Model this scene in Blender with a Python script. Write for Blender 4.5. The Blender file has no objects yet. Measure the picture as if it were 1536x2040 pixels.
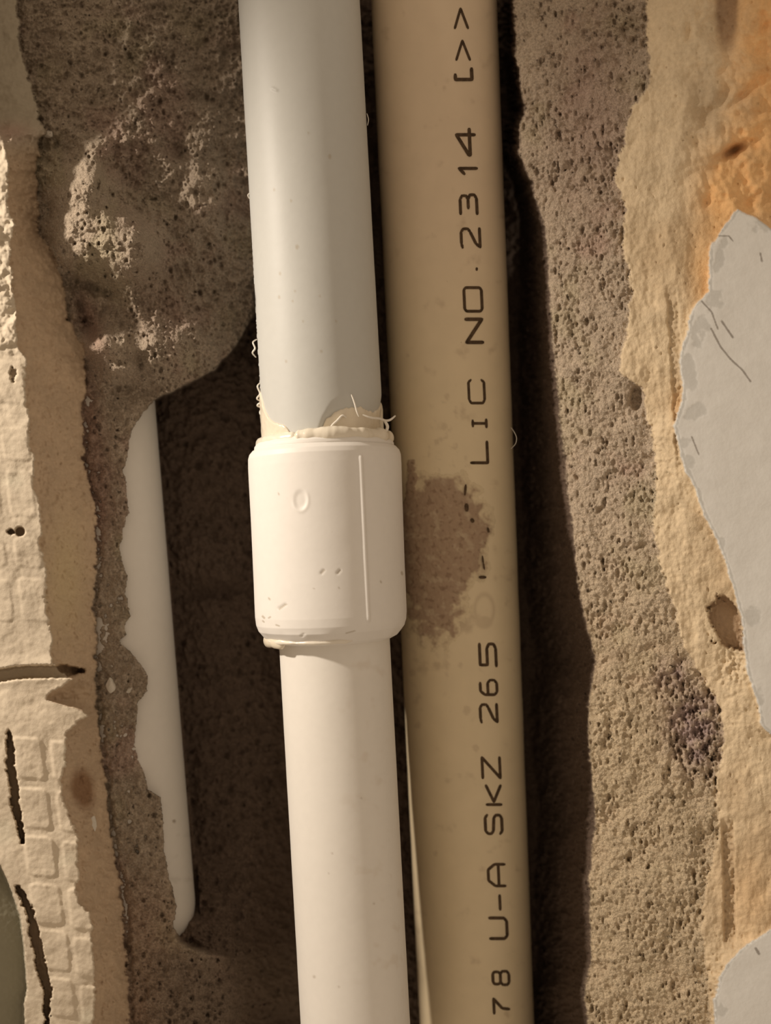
import bpy, math, random
import numpy as np
from mathutils import Vector

# ------------------------------------------------------------------ camera, light, exposure
S = 1e-4                 # one photograph pixel at the pipe axis is a tenth of a millimetre
D = 2000.0               # camera distance from the pipe axis plane, same units
scene = bpy.context.scene
col = scene.collection

def W(px, py, dep=0.0):
    k = (D + dep) / D * S
    return Vector(((px - 768) * k, dep * S, (1020 - py) * k))

cam = bpy.data.cameras.new('camera')
cam.sensor_fit = 'HORIZONTAL'; cam.sensor_width = 36
cam.lens = 36 * D / 1536
cam.clip_start = 0.005; cam.clip_end = 20
cam.dof.use_dof = True
cam.dof.focus_distance = (D - 60) * S
cam.dof.aperture_fstop = 12.0
camo = bpy.data.objects.new('camera', cam); col.objects.link(camo)
camo.location = (0, -D * S, 0); camo.rotation_euler = (math.pi / 2, 0, 0)
scene.camera = camo

world = bpy.data.worlds.new('world'); scene.world = world
world.use_nodes = True
bgn = world.node_tree.nodes['Background']
bgn.inputs[0].default_value = (1.0, 0.78, 0.57, 1); bgn.inputs[1].default_value = 0.45

def lamp(name, pos, target, power, color, angle, blend, size):
    L = bpy.data.lights.new(name, 'SPOT')
    L.energy = power; L.color = color; L.spot_size = math.radians(angle); L.spot_blend = blend
    L.shadow_soft_size = size
    o = bpy.data.objects.new(name, L); col.objects.link(o)
    o.location = pos
    o.rotation_euler = (Vector(target) - Vector(pos)).to_track_quat('-Z', 'Y').to_euler()
    return o
# hand lamp held to the upper left of the opening
lamp('work_lamp', Vector((-2350 * S, -900 * S, 1280 * S)), W(1100, 1790, 0), 3.5, (1.0, 0.88, 0.75), 65, 1.0, 0.008)

vs = scene.view_settings
vs.view_transform = 'Standard'; vs.look = 'None'; vs.gamma = 1; vs.use_curve_mapping = False
vs.exposure = 0.0

# ------------------------------------------------------------------ helpers
rng = np.random.default_rng(7)
random.seed(5)

def _hash(ix, iy, seed):
    h = (ix.astype(np.int64) * 374761393 + iy.astype(np.int64) * 668265263 + seed * 982451653) & 0xffffffff
    h = ((h ^ (h >> 13)) * 1274126177) & 0xffffffff
    return (h ^ (h >> 16)) & 0xffffffff

def perlin(x, y, seed=0):
    ix = np.floor(x).astype(np.int64); iy = np.floor(y).astype(np.int64)
    fx = x - ix; fy = y - iy
    u = fx * fx * fx * (fx * (fx * 6 - 15) + 10); v = fy * fy * fy * (fy * (fy * 6 - 15) + 10)
    def g(dx, dy):
        a = _hash(ix + dx, iy + dy, seed) * (2 * math.pi / 4294967296.0)
        return np.cos(a) * (fx - dx) + np.sin(a) * (fy - dy)
    n0 = g(0, 0) * (1 - u) + g(1, 0) * u
    n1 = g(0, 1) * (1 - u) + g(1, 1) * u
    return (n0 * (1 - v) + n1 * v) * 1.5

def fbm(x, y, scale, octv=3, seed=0, sx=1.0, sy=1.0):
    t = 0; a = 1; f = 1.0 / scale; s = 0
    for i in range(octv):
        t = t + a * perlin(x * f * sx, y * f * sy, seed + i * 17); s += a; a *= 0.55; f *= 2.03
    return t / s * 1.4

def ss(a, b, x):
    t = np.clip((x - a) / (b - a), 0, 1)
    return t * t * (3 - 2 * t)

def mix(a, b, t): return a * (1 - t) + b * t

def curve(pts):
    ys = [p[1] for p in pts]; xs = [p[0] for p in pts]
    return lambda y: np.interp(y, ys, xs)

def srgb(r, g, b):
    f = lambda c: ((c / 255 + 0.055) / 1.055) ** 2.4 if c > 10 else c / 255 / 12.92
    return np.array([f(r), f(g), f(b)])

def new_mesh(name, verts, faces, colors=None, smooth=True):
    """verts Nx3, faces Mx4 arrays"""
    me = bpy.data.meshes.new(name)
    verts = np.asarray(verts, dtype=np.float32); faces = np.asarray(faces, dtype=np.int32)
    me.vertices.add(len(verts)); me.vertices.foreach_set('co', verts.ravel())
    k = faces.shape[1]
    me.loops.add(faces.size); me.loops.foreach_set('vertex_index', faces.ravel())
    me.polygons.add(len(faces))
    me.polygons.foreach_set('loop_start', np.arange(0, faces.size, k, dtype=np.int32))
    me.update(calc_edges=True)
    me.polygons.foreach_set('use_smooth', np.full(len(faces), smooth, dtype=bool))
    if colors is not None:
        ca = me.color_attributes.new('Col', 'FLOAT_COLOR', 'POINT')
        c4 = np.ones((len(verts), 4), dtype=np.float32); c4[:, :3] = colors
        ca.data.foreach_set('color', c4.ravel())
    me.validate()
    return me

def link(name, me, mat, parent=None, recentre=True):
    o = bpy.data.objects.new(name, me); col.objects.link(o)
    if mat: me.materials.append(mat)
    if recentre and len(me.vertices):
        n = len(me.vertices); co = np.empty(n * 3, dtype=np.float32)
        me.vertices.foreach_get('co', co); co = co.reshape(-1, 3)
        c = (co.min(0) + co.max(0)) / 2
        me.vertices.foreach_set('co', (co - c).ravel()); me.update()
        base = Vector([float(v) for v in c])
        if parent is not None: base = base - parent.location
        o.location = base
    if parent is not None: o.parent = parent
    return o

def tag(o, label=None, cat=None, group=None, kind=None):
    if label: o['label'] = label
    if cat: o['category'] = cat
    if group: o['group'] = group
    if kind: o['kind'] = kind
    return o

def empty(name, loc, label, cat, group=None):
    o = bpy.data.objects.new(name, None); o.empty_display_size = 0.005
    col.objects.link(o); o.location = loc
    return tag(o, label, cat, group)

def material(name, base=None, rough=0.9, spec=0.25, bump=None, speck=None, noise_amt=0.12, noise_scale=6000, sss=0.0):
    m = bpy.data.materials.new(name); m.use_nodes = True
    nt = m.node_tree; N = nt.nodes; Lk = nt.links
    p = N['Principled BSDF']
    p.inputs['Roughness'].default_value = rough
    p.inputs['Specular IOR Level'].default_value = spec
    if sss:
        p.inputs['Subsurface Weight'].default_value = sss
        p.inputs['Subsurface Radius'].default_value = (1, .8, .6)
        p.inputs['Subsurface Scale'].default_value = 0.0012
    tc = N.new('ShaderNodeTexCoord')
    if base is None:
        src = N.new('ShaderNodeAttribute'); src.attribute_name = 'Col'; out = src.outputs['Color']
    else:
        src = N.new('ShaderNodeRGB'); src.outputs[0].default_value = (*base, 1); out = src.outputs[0]
    nz = N.new('ShaderNodeTexNoise'); nz.inputs['Scale'].default_value = noise_scale
    nz.inputs['Detail'].default_value = 3
    Lk.new(tc.outputs['Object'], nz.inputs['Vector'])
    mr = N.new('ShaderNodeMapRange'); mr.inputs['From Min'].default_value = .25; mr.inputs['From Max'].default_value = .75
    mr.inputs['To Min'].default_value = 1 - noise_amt; mr.inputs['To Max'].default_value = 1 + noise_amt
    Lk.new(nz.outputs['Fac'], mr.inputs['Value'])
    mx = N.new('ShaderNodeVectorMath'); mx.operation = 'SCALE'
    Lk.new(out, mx.inputs[0]); Lk.new(mr.outputs[0], mx.inputs['Scale'])
    out = mx.outputs[0]
    if speck:   # scattered dirt specks: (scale, threshold, colour)
        vz = N.new('ShaderNodeTexNoise'); vz.inputs['Scale'].default_value = speck[0]; vz.inputs['Detail'].default_value = 2
        Lk.new(tc.outputs['Object'], vz.inputs['Vector'])
        r = N.new('ShaderNodeMapRange'); r.inputs['From Min'].default_value = speck[1]; r.inputs['From Max'].default_value = speck[1] + .05
        r.inputs['To Max'].default_value = .55
        Lk.new(vz.outputs['Fac'], r.inputs['Value'])
        mc = N.new('ShaderNodeMix'); mc.data_type = 'RGBA'
        Lk.new(r.outputs[0], mc.inputs['Factor']); Lk.new(out, mc.inputs['A']); mc.inputs['B'].default_value = (*speck[2], 1)
        out = mc.outputs['Result']
    Lk.new(out, p.inputs['Base Color'])
    if bump:
        bz = N.new('ShaderNodeTexNoise'); bz.inputs['Scale'].default_value = bump[0]; bz.inputs['Detail'].default_value = 4
        Lk.new(tc.outputs['Object'], bz.inputs['Vector'])
        b = N.new('ShaderNodeBump'); b.inputs['Strength'].default_value = 1.0; b.inputs['Distance'].default_value = bump[1]
        Lk.new(bz.outputs['Fac'], b.inputs['Height']); Lk.new(b.outputs[0], p.inputs['Normal'])
    return m

M_mortar = material('rough_mortar', None, .95, .1, bump=(3500, .00035), noise_amt=.28, noise_scale=2500)
M_adhesive = material('tile_adhesive', None, .9, .15, bump=(4500, .00004), noise_amt=.06, noise_scale=1500)
M_plaster = material('cream_plaster', None, .92, .12, bump=(3500, .0001), noise_amt=.09, noise_scale=1500)
M_paint = material('grey_paint', None, .75, .25, bump=(1800, .00003), noise_amt=.03, noise_scale=900)
M_white = material('white_pvc', None, .5, .35, bump=(900, .000012), noise_amt=.015, noise_scale=600, speck=(1300, .80, (.35, .28, .2)))
M_beige = material('beige_cpvc', None, .40, .4, bump=(700, .000012), noise_amt=.03, noise_scale=250, speck=(900, .78, (.2, .14, .08)))
M_ink = material('black_ink', (.085, .055, .032), .8, .1, noise_amt=.5, noise_scale=900)
M_cement = material('solvent_cement', None, .25, .5, noise_amt=.03)
M_chip = material('pale_chip', (.55, .5, .42), .8, .2, bump=(2500, .0001))

# ------------------------------------------------------------------ traced edges of the broken wall (photograph pixels)
cB = curve([(-40, -150), (-30, 240), (6, 275), (20, 330), (12, 400), (30, 450), (20, 480), (24, 549), (31, 618), (34, 684), (51, 719), (48, 770),
            (58, 839), (58, 890), (69, 918), (65, 976), (82, 1010), (82, 1062), (79, 1096), (93, 1137), (91, 1199), (101, 1268), (103, 1319),
            (141, 1354), (95, 1385), (91, 1394), (150, 1412), (172, 1425), (134, 1456), (131, 1517), (120, 1572), (145, 1644), (156, 1677), (156, 1753),
            (150, 1770), (158, 1800), (180, 1818), (182, 1862), (189, 1916), (189, 1971), (185, 2040), (190, 2200)])
cA = curve([(34, -150), (34, 0), (41, 103), (69, 189), (79, 240), (90, 268), (77, 278), (74, 343), (75, 412), (79, 463), (110, 515), (130, 577),
            (137, 635), (165, 686), (172, 753), (165, 804), (168, 856), (165, 925), (185, 993), (192, 1055), (192, 1113), (185, 1199),
            (192, 1268), (190, 1336), (192, 1409), (199, 1481), (210, 1554), (218, 1626), (225, 1699), (239, 1753), (245, 1850), (255, 1950), (265, 2200)])
cE = curve([(305, 801), (285, 825), (264, 856), (254, 907), (247, 935), (256, 993), (257, 1021), (245, 1062), (240, 1096), (247, 1124),
            (256, 1148), (250, 1182), (261, 1227), (249, 1247), (254, 1265), (240, 1278), (261, 1300), (280, 1320), (295, 1347), (295, 1376), (277, 1398),
            (272, 1445), (270, 1492), (283, 1525), (297, 1572), (320, 1588), (326, 1626), (328, 1681), (334, 1728), (344, 1768),
            (352, 1808), (348, 1844), (357, 1874), (380, 1886), (440, 1905), (470, 2200)])
cF = curve([(300, 700), (304, 815), (312, 907), (324, 1028), (335, 1148), (343, 1251), (349, 1330), (359, 1427), (370, 1554), (381, 1663), (390, 1753), (396, 1880)])
cL = curve([(1024, -150), (1025, 0), (1028, 109), (1046, 224), (1036, 253), (1034, 308), (1060, 362), (1085, 452), (1092, 543), (1099, 652),
            (1103, 686), (1118, 853), (1132, 976), (1143, 1066), (1157, 1193), (1183, 1302), (1187, 1318), (1174, 1391), (1172, 1463), (1180, 1550), (1187, 1626),
            (1174, 1753), (1178, 1917), (1165, 1971), (1172, 2040), (1170, 2200)])
cH = curve([(1286, -150), (1288, 0), (1288, 72), (1297, 163), (1259, 217), (1241, 290), (1223, 351), (1248, 416), (1241, 489), (1259, 579), (1248, 670), (1233, 740),
            (1280, 773), (1288, 831), (1306, 903), (1306, 958), (1302, 1066), (1313, 1102), (1324, 1157), (1349, 1229), (1360, 1283),
            (1400, 1345), (1433, 1409), (1444, 1463), (1426, 1572), (1433, 1663), (1408, 1753), (1397, 1844), (1408, 1935), (1415, 2040), (1415, 2200)])
cI = curve([(1469, 400), (1469, 416), (1414, 489), (1411, 579), (1378, 615), (1367, 670), (1356, 700), (1353, 722), (1360, 795), (1342, 849), (1360, 921),
            (1385, 976), (1404, 1030), (1429, 1077), (1454, 1150), (1476, 1229), (1487, 1338), (1506, 1391), (1517, 1445), (1536, 1463), (1800, 1530),
            (1800, 1760), (1536, 1851), (1488, 1880), (1451, 1917), (1433, 1946), (1422, 1989), (1422, 2200)])
ITOPX = [1300, 1469, 1501, 1536, 1800]; ITOPY = [300, 416, 431, 455, 520]

# ------------------------------------------------------------------ the wall relief
STEP = 2.0
gx = np.arange(-150, 1690 + 1, STEP); gy = np.arange(-130, 2180 + 1, STEP)
X, Y = np.meshgrid(gx, gy)
nx, ny = len(gx), len(gy)

nb = fbm(X, Y, 30, 4, 11)                 # edge raggedness
nb2 = fbm(X, Y, 9, 2, 23)
n200 = fbm(X, Y, 200, 3, 31); n60 = fbm(X, Y, 60, 4, 41); n22 = fbm(X, Y, 22, 3, 51); n9 = fbm(X, Y, 9, 2, 61); n5 = fbm(X, Y, 5, 2, 71)

xB = cB(Y) + nb * 6 + nb2 * 3
xA = cA(Y) + nb * 7 + nb2 * 3
xE = cE(Y) + nb * 3 + nb2 * 2
xF = cF(Y)
xL = cL(Y) + nb * 4 + nb2 * 3
xH = cH(Y) + nb * 7 + nb2 * 4
xI = cI(Y) + nb * 4 + nb2 * 2

def gauss(cx, cy, rx, ry=None, rot=0):
    ry = ry or rx
    c, s = math.cos(math.radians(rot)), math.sin(math.radians(rot))
    dx, dy = X - cx, Y - cy
    return np.exp(-((dx * c + dy * s) / rx) ** 2 - ((-dx * s + dy * c) / ry) ** 2)

def seg_dist(pts):
    best = np.full(X.shape, 1e9); par = np.zeros(X.shape); tot = 0
    for (x0, y0), (x1, y1) in zip(pts[:-1], pts[1:]):
        dx, dy = x1 - x0, y1 - y0; l2 = dx * dx + dy * dy; l = math.sqrt(l2)
        t = np.clip(((X - x0) * dx + (Y - y0) * dy) / l2, 0, 1)
        d = np.hypot(X - x0 - t * dx, Y - y0 - t * dy)
        par = np.where(d < best, tot + t * l, par); best = np.minimum(best, d); tot += l
    return best, par / tot

# --- left: adhesive ridge with the grid printed by the back of a tile
ridge = -112 + n200 * 7 + n60 * 2.2 + n22 * .7 + n9 * .3
SQ = [(27, 1467, 89, 1554), (38, 1568, 101, 1653), (49, 1664, 112, 1748), (60, 1759, 125, 1844), (74, 1851, 140, 1936), (96, 1947, 150, 2029), (108, 2043, 165, 2130),
      (101, 1474, 150, 1560), (113, 1575, 165, 1660), (125, 1675, 180, 1760), (136, 1768, 192, 1855), (147, 1867, 205, 1949), (160, 1963, 215, 2045),
      (-14, 717, 51, 806), (2, 850, 62, 920), (14, 936, 70, 1032), (27, 1070, 84, 1133), (38, 1151, 98, 1240), (-40, 1151, 26, 1240), (-50, 1070, 14, 1130),
      (-60, 940, 2, 1030), (-30, 600, 30, 690)]
tilt = 0.115
sq = np.zeros(X.shape)
for (x0, y0, x1, y1) in SQ:
    cx, cy, hx, hy = (x0 + x1) / 2, (y0 + y1) / 2, (x1 - x0) / 2 - 3, (y1 - y0) / 2 - 3
    u = (X - cx) - tilt * (Y - cy); v = (Y - cy) - 0.07 * (X - cx)
    r = 11
    qx = np.abs(u) - hx + r; qy = np.abs(v) - hy + r
    sd = np.hypot(np.maximum(qx, 0), np.maximum(qy, 0)) + np.minimum(np.maximum(qx, qy), 0) - r
    sd = sd + n22 * .7 + n9 * .4
    sq = np.maximum(sq, ss(4.2, -4.2, sd))
sq_fade = mix(.55, 1.0, ss(1300, 1450, Y))
ridge = ridge - sq * 3.1 * sq_fade
ridge += (1 - ss(680, 720, Y)) * (n22 * 4 + n60 * 9)          # rougher lumps in its upper stretch
# horizontal split
dh, ph = seg_dist([(-160, 1362), (0, 1346), (40, 1339), (95, 1338), (150, 1337), (165, 1336)])
split = ss(15, 9, dh + nb2 * 2 + np.clip(ph - .9, 0, 1) * 90)
ridge += ss(1300, 1335, Y) * ss(1372, 1340, Y) * (-4)
# vertical crack
dc, pc = seg_dist([(18, 1455), (22, 1490), (20, 1525), (29, 1568), (31, 1608), (40, 1644), (45, 1677)])
wc = 1.5 + 6.0 * np.sin(np.clip(pc, 0, 1) * math.pi) ** .8 + nb2 * 3.5 + nb * 3
dc2, pc2 = seg_dist([(36, 1768), (51, 1797), (63, 1826), (69, 1866), (78, 1902), (89, 1949), (96, 1971), (92, 2007), (96, 2060), (100, 2200)])
wc2 = 3 + 5 * np.sin(np.clip(pc2 * 1.6, 0, 1) * math.pi) ** .7 + nb2 * 4 + nb * 4
crack = np.maximum(ss(3, -1, dc - wc), ss(3, -1, dc2 - wc2))
hole = np.maximum(ss(11, 7, np.hypot(X - 40, (Y - 1059))), ss(6, 3, np.hypot((X - 22) * .6, Y - 1060 + nb2 * 3)))
hole = np.maximum(hole, .5 * ss(8, 4, np.hypot((X - 27), (Y - 745) * .5) + nb2 * 4))
ridge += crack * 45 + hole * 26
# smooth grey surface in the corner, set lower
xG = np.interp(Y, [1715, 1724, 1771, 1826, 1880, 1971, 2000, 2040, 2200], [-40, 0, 22, 40, 47, 54, 48, 49, 60]) + nb2 * 1.2
grey = (X < xG) & (Y > 1700)
greyf = ss(1.5, -1.5, X - xG) * (Y > 1700)

fside = np.clip((X - xB) / np.maximum(xA - xB, 20), 0, 1)
side = -106 + 104 * fside ** 1.15 + n60 * 5 + n22 * 2 + n9 * .6 + n200 * 6
side += 10 * gauss(165, 1572, 26, 42, -8) - 8 * gauss(180, 1640, 14, 25)
left = mix(ridge, side, ss(-2, 3, X - xB))
left = mix(left, left + 60, split)
left = mix(left, -62 + n200 * 2 + (X - xG) * .5, greyf)
# top-left smooth knob; unseen rim left of the frame added to cast shade
topl = mix(-95, -40, ss(-45, 5, X + n60 * 10)) + (X / 80) * 25 + n60 * 8 + n22 * 1.0
left = mix(topl, left, ss(235, 285, Y + nb * 10))

# --- rough mortar right of it
rough = n60 * 12 + n22 * 8 + n9 * 4.5 + n5 * 2.2
fC = np.clip((X - xA) / np.maximum(xE - xA, 20), 0, 1.4)
strip = 2 + 8 * fC + rough * 1.0 + 12 * np.exp(-((X - xA - 5) / 6) ** 2)
gt = (X - xA) / (500 - cA(Y))
top = 12 + 95 * ss(.35, 1.15, gt) + rough * 1.35 + fbm(X, Y, 110, 3, 91) * 24
lump = (-112 * gauss(172, 380, 42, 52) - 128 * gauss(180, 470, 62, 55) - 105 * gauss(262, 500, 45, 52) - 70 * gauss(205, 690, 45, 26)
        - 30 * gauss(235, 735, 40, 26) - 26 * gauss(120, 420, 20, 90) - 25 * gauss(190, 290, 30, 22) - 18 * gauss(400, 390, 70, 60)
        - 20 * gauss(330, 690, 90, 70))
lump = -118 * np.tanh(-lump * 1.25 / 118) * (1 + np.clip((X - 190) / 330, -.1, .35)) * (1 + .12 * fbm(X, Y, 45, 2, 95))
top += ss(20, 90, -lump) * (n22 * 9 + n9 * 4) + lump * (1 + .22 * n22 + .12 * n9 + .18 * n60) + 30 * gauss(405, 195, 45, 16) + 28 * gauss(190, 575, 45, 10, 15) + 30 * gauss(350, 300, 30, 14, 30) + 30 * gauss(165, 620, 10, 50, -20)
topw = ss(830, 770, Y)
rgh = mix(strip, top, topw)
yT = np.interp(X, [150, 190, 305, 340, 380, 430, 470, 500, 530, 560], [800, 800, 797, 782, 765, 735, 690, 640, 600, 560]) + nb * 5
inTop = ss(-3, 3, yT - Y)
edgew = mix(1.5, 70.0, ss(1850, 1960, Y))
inStrip = ss(edgew, -edgew, X - xE)
inC = np.maximum(inTop * ss(560, 500, X), inStrip * (Y > 795))
floor_ = 345 - 85 * ss(620, 480, X) - 125 * ss(1450, 2000, Y) * ss(600, 480, X) - 90 * ss(1700, 1890, Y) * ss(520, 420, X) + n60 * 16 + n22 * 10 + n9 * 5 + n5 * 2 + 45 * gauss(540, 2035, 70, 38) + 35 * gauss(420, 1180, 90, 20) - 20 * gauss(400, 1120, 90, 50)
underp = (X < xF + 5) & (Y > 795) & (Y < 1890)
low = np.where(underp, mix(190.0, floor_, ss(1770, 1840, Y)), floor_)
lf = mix(low, rgh, inC)
pale_pit = ss(4, 0, np.hypot((X - 238), (Y - 1962)) * 1.0 - 6 + np.abs((X - 238) + (Y - 1962) * .7) * .6)
lf += pale_pit * 45
leftside = mix(left, lf, ss(-2.5, 2.5, X - xA))

# --- right: side of the chase, lip, mortar slope, plaster, paint
wd = np.interp(Y, [-150, 200, 380, 800, 1300, 2200], [24, 30, 45, 80, 118, 105])
fw = np.clip((X - (xL - wd)) / wd, 0, 1)
chase = mix(floor_ + 10, -2, fw ** 1.5 * .35 + .65 * fw) + rough * .5 * ss(0, .3, fw)
gs = np.clip((X - xL) / np.maximum(xH - xL, 30), 0, 1)
patch = ss(-.25, .45, fbm(X, Y, 90, 3, 401))
slope = -2 - 62 * gs ** .85 + n60 * 7 + (n22 * 3.6 + n9 * 2.9) * (.45 + .8 * patch) + n5 * 1.7 + n200 * 8
purple = np.clip(np.maximum(gauss(1385, 1450, 52, 85, -8), .8 * gauss(1340, 1345, 35, 30)) * (1 + .8 * nb + .5 * n22), 0, 1)
slope += purple * (n22 * 8 + n9 * 3.5 + 3) + 12 * gauss(1240, 60, 60, 70) * (1 + n22)
rightside = mix(chase, slope, ss(-2, 2, X - xL))
k = np.clip((X - xH) / np.maximum(np.minimum(xI, 1560) - xH, 40), 0, 1)
cream = -72 - 24 * k + n60 * 4 + n22 * 1.1 + n9 * .5 + 2.2 * fbm(X, Y, 30, 3, 101, 1.3, .5) + 4 * fbm(X, Y, 130, 2, 103, 1.6, .5)
cream += 22 * ss(0, .7, gauss(1448, 20, 26, 90)) * ss(150, 90, Y) + 34 * gauss(1462, 300, 26, 9, -28) + 22 * gauss(1425, 215, 14, 45, 35) + 24 * gauss(1480, 190, 36, 10, -40)
cream += fbm(X, Y, 60, 3, 111) * 17 * ss(1330, 1420, X) * ss(470, 380, Y) + 9 * gauss(1370, 60, 6, 26) + 9 * gauss(1390, 210, 14, 40)
recess = ss(1.15, .9, np.hypot((X - 1446 - (Y - 1235) * .32) / (16 + 17 * ss(1170, 1240, Y)), (Y - 1238) / 58) + nb * .5 + nb2 * .2)
cream += recess * 26 + 7 * gauss(1462, 1320, 26, 40) * (1 + n9)
strp = ss(14, 9, np.abs(X - 1452 - (Y - 1750) * .02 + nb * 4)) * ss(1625, 1660, Y) * ss(1905, 1850, Y)
strp2 = ss(13, 8, np.abs(X - 1345 - (Y - 700) * .06 + nb * 4)) * ss(560, 600, Y) * ss(960, 880, Y)
cream += strp * 9 * (1 + .5 * n9) + strp2 * 6 * (1 + .5 * n9)
pitH = ss(1.1, .7, np.hypot((X - 1268) / 13, (Y - 795) / 26) + nb * .15)
cream = cream + 30 * pitH
rightside = mix(rightside, cream, ss(-2, 3, X - xH)) + 20 * pitH * (X < xH)
isPaint = (X > xI) & (Y > np.interp(X, ITOPX, ITOPY) + nb * 3) & (Y > 400)
pf = ss(-2, 2, X - xI) * ss(-2, 2, Y - np.interp(X, ITOPX, ITOPY) - nb * 3) * (Y > 390)
paint = -108 + n200 * 2.0 + n60 * .5
# chipped top skin near the edge
edge_in = X - xI
chips = [(1425, 600, 16, 30, 10), (1395, 660, 16, 28, 20), (1375, 740, 16, 40, 0), (1385, 820, 22, 16, -20), (1360, 880, 16, 10, 0), (1372, 925, 12, 16, 0),
         (1497, 1225, 17, 20, -30), (1510, 1390, 12, 18, 0), (1520, 450, 22, 20, 0), (1440, 500, 10, 40, 20), (1437, 1080, 8, 12, 0), (1393, 985, 7, 26, -18), (1440, 2010, 12, 14, 0)]
chip = np.zeros(X.shape)
for (a, b, c, d, e) in chips:
    g = gauss(a, b, c, d, e); chip = np.maximum(chip, .8 * ss(.25, .5, g * (1 + .9 * nb) + nb * .22 + nb2 * .08))
chip = np.maximum(chip, ss(9, 6, edge_in + nb * 5) * (edge_in > -5))
paint = paint + chip * .5
rightside = mix(rightside, paint, pf)

H = mix(leftside, rightside, ss(860, 900, X))
H = np.where((X > 560) & (X < 1000), np.maximum(H, 235 + n60 * 8), H) if False else H

# pits and grains
def stamp(n, xr, yr, rr, dr, ok, elong=1.3):
    cx = rng.uniform(*xr, n); cy = rng.uniform(*yr, n); r = rng.uniform(0, 1, n) ** 2.2 * (rr[1] - rr[0]) + rr[0]; dd = rng.uniform(*dr, n)
    for i in range(n):
        ii = int((cx[i] - gx[0]) / STEP); jj = int((cy[i] - gy[0]) / STEP)
        if not (0 <= ii < nx and 0 <= jj < ny) or not ok[jj, ii]: continue
        R = r[i] * elong + 4; q = int(R / STEP) + 1
        a, b, c, d = max(ii - q, 0), min(ii + q + 1, nx), max(jj - q, 0), min(jj + q + 1, ny)
        xx = X[c:d, a:b] - cx[i]; yy = Y[c:d, a:b] - cy[i]
        dd2 = np.hypot(xx * elong, yy / elong) + n5[c:d, a:b] * 2.2 + n9[c:d, a:b] * 1.5
        H[c:d, a:b] += dd[i] * ss(r[i] + 1.2, r[i] - 2.0, dd2) * ok[c:d, a:b]
isCream = (X > xH) & ~isPaint
isSlope = (X > xL) & (X <= xH)
isC = (X > xA) & (X < 560)
stamp(3800, (1020, 1470), (-120, 2170), (1.6, 6.0), (4, 10), isSlope & (patch + n22 * .4 > .35), 1.45)
stamp(1500, (1020, 1470), (-120, 2170), (1.4, 4.5), (3, 8), isSlope, 1.5)
stamp(420, (1330, 1440), (1290, 1560), (2, 6), (4, 9), isSlope & (purple > .25))
stamp(700, (1220, 1690), (-120, 2170), (1.2, 3.0), (1.5, 4), isCream)
stamp(1800, (60, 560), (-120, 2170), (1.6, 6), (5, 12), isC, 1.2)
stamp(2600, (60, 560), (-120, 2170), (2, 5), (-6, -2), isC, 1.0)
stamp(1600, (1020, 1470), (-120, 2170), (1.6, 4.5), (-5, -2), isSlope, 1.0)
for (a, b, rx_, ry_, dd) in [(1197, 1015, 9, 5, 14), (1275, 1090, 12, 4, 9), (1220, 300, 8, 8, 9), (1160, 60, 14, 16, 10), (1175, 240, 16, 12, 9), (1140, 330, 8, 10, 9), (1150, 950, 4, 10, 12), (1160, 860, 4, 9, 10)]:
    H += dd * gauss(a, b, rx_, ry_, -30)

# --- colours: each material's own, with shade put into some
def C3(c): return np.asarray(c)[None, None, :] * np.ones(X.shape + (1,))
def cm(a, b, t): return a * (1 - t[..., None]) + b * t[..., None]
v = (1 + .10 * n60 + .08 * n9)[..., None]
c_mort = C3((.37, .30, .225)) * v
c_mort = cm(c_mort, C3((.36, .265, .205)), ss(.1, .6, n200 + .3 * n60))
c_mort = cm(c_mort, C3((.36, .30, .21)), ss(.15, .6, fbm(X, Y, 150, 3, 131)))
c_mort = cm(c_mort, C3((.30, .205, .155)) * v, np.clip(gauss(175, 860, 26, 150, 0) * 1.1 + gauss(200, 1000, 28, 110, 0) + gauss(180, 640, 22, 70, -20) + gauss(310, 600, 60, 60) * .5, 0, 1))
c_floor = C3((.13, .092, .068)) * v  # same mortar, painted darker for the shade deep in the channel
c_mort_l = cm(c_mort, C3((.22, .175, .135)) * v, np.clip(.8 + ss(100, 420, X) * .2, 0, 1) * ss(-.3, .4, -lump / 60. - .4) * 0 + .35 * ss(150, 330, X) * topw)  # upper mortar darkens rightwards: shade painted into the albedo
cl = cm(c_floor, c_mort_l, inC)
cl = cm(cl, C3((.34, .235, .165)) * v, np.clip(ss(1680, 1830, Y) * ss(420, 260, X), 0, 1) * .7)
cl = cm(cl, C3((.17, .125, .09)) * v, ss(1860, 1930, Y) * ss(230, 400, X) * .8)
c_adh = C3((.62, .53, .405)) * (.9 + .12 * ss(1250, 1400, Y))[..., None] * (1 + .05 * n60 + .02 * n22)[..., None]
c_adh = cm(c_adh, C3((.64, .61, .47)), ss(.2, .7, n200) * .6)
c_side = C3((.46, .345, .235)) * (1 + .12 * n60 + .05 * n22)[..., None]  # brown edge, also darkened because it faces away from the lamp
c_side = cm(c_side, C3((.25, .15, .085)), ss(.2, .75, gauss(165, 1572, 26, 44, -8) + nb * .12 + nb2 * .05))
c_side = cm(c_side, C3((.50, .39, .24)), gauss(130, 1150, 40, 120))
c_side = cm(c_side, C3((.36, .30, .225)), ss(330, 260, Y))
cleft = cm(c_adh, c_side, ss(-2, 2, X - xB) * ss(200, 300, Y))
cleft = cm(C3((.36, .31, .23)), cleft, ss(235, 285, Y + nb * 10))
cleft = cm(cleft, C3((.42, .27, .21)), gauss(20, 262, 40, 18) * .6)
cleft = cm(cleft, C3((.27, .25, .18)), greyf)  # grey face in shade, its shade painted as a dark tone
cleft = cm(cleft, C3((.30, .21, .13)), np.maximum(crack, hole) * .7)
cA_ = cm(cleft, cl, ss(-2, 2, X - xA))
c_sl = c_mort * 1.3
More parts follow.
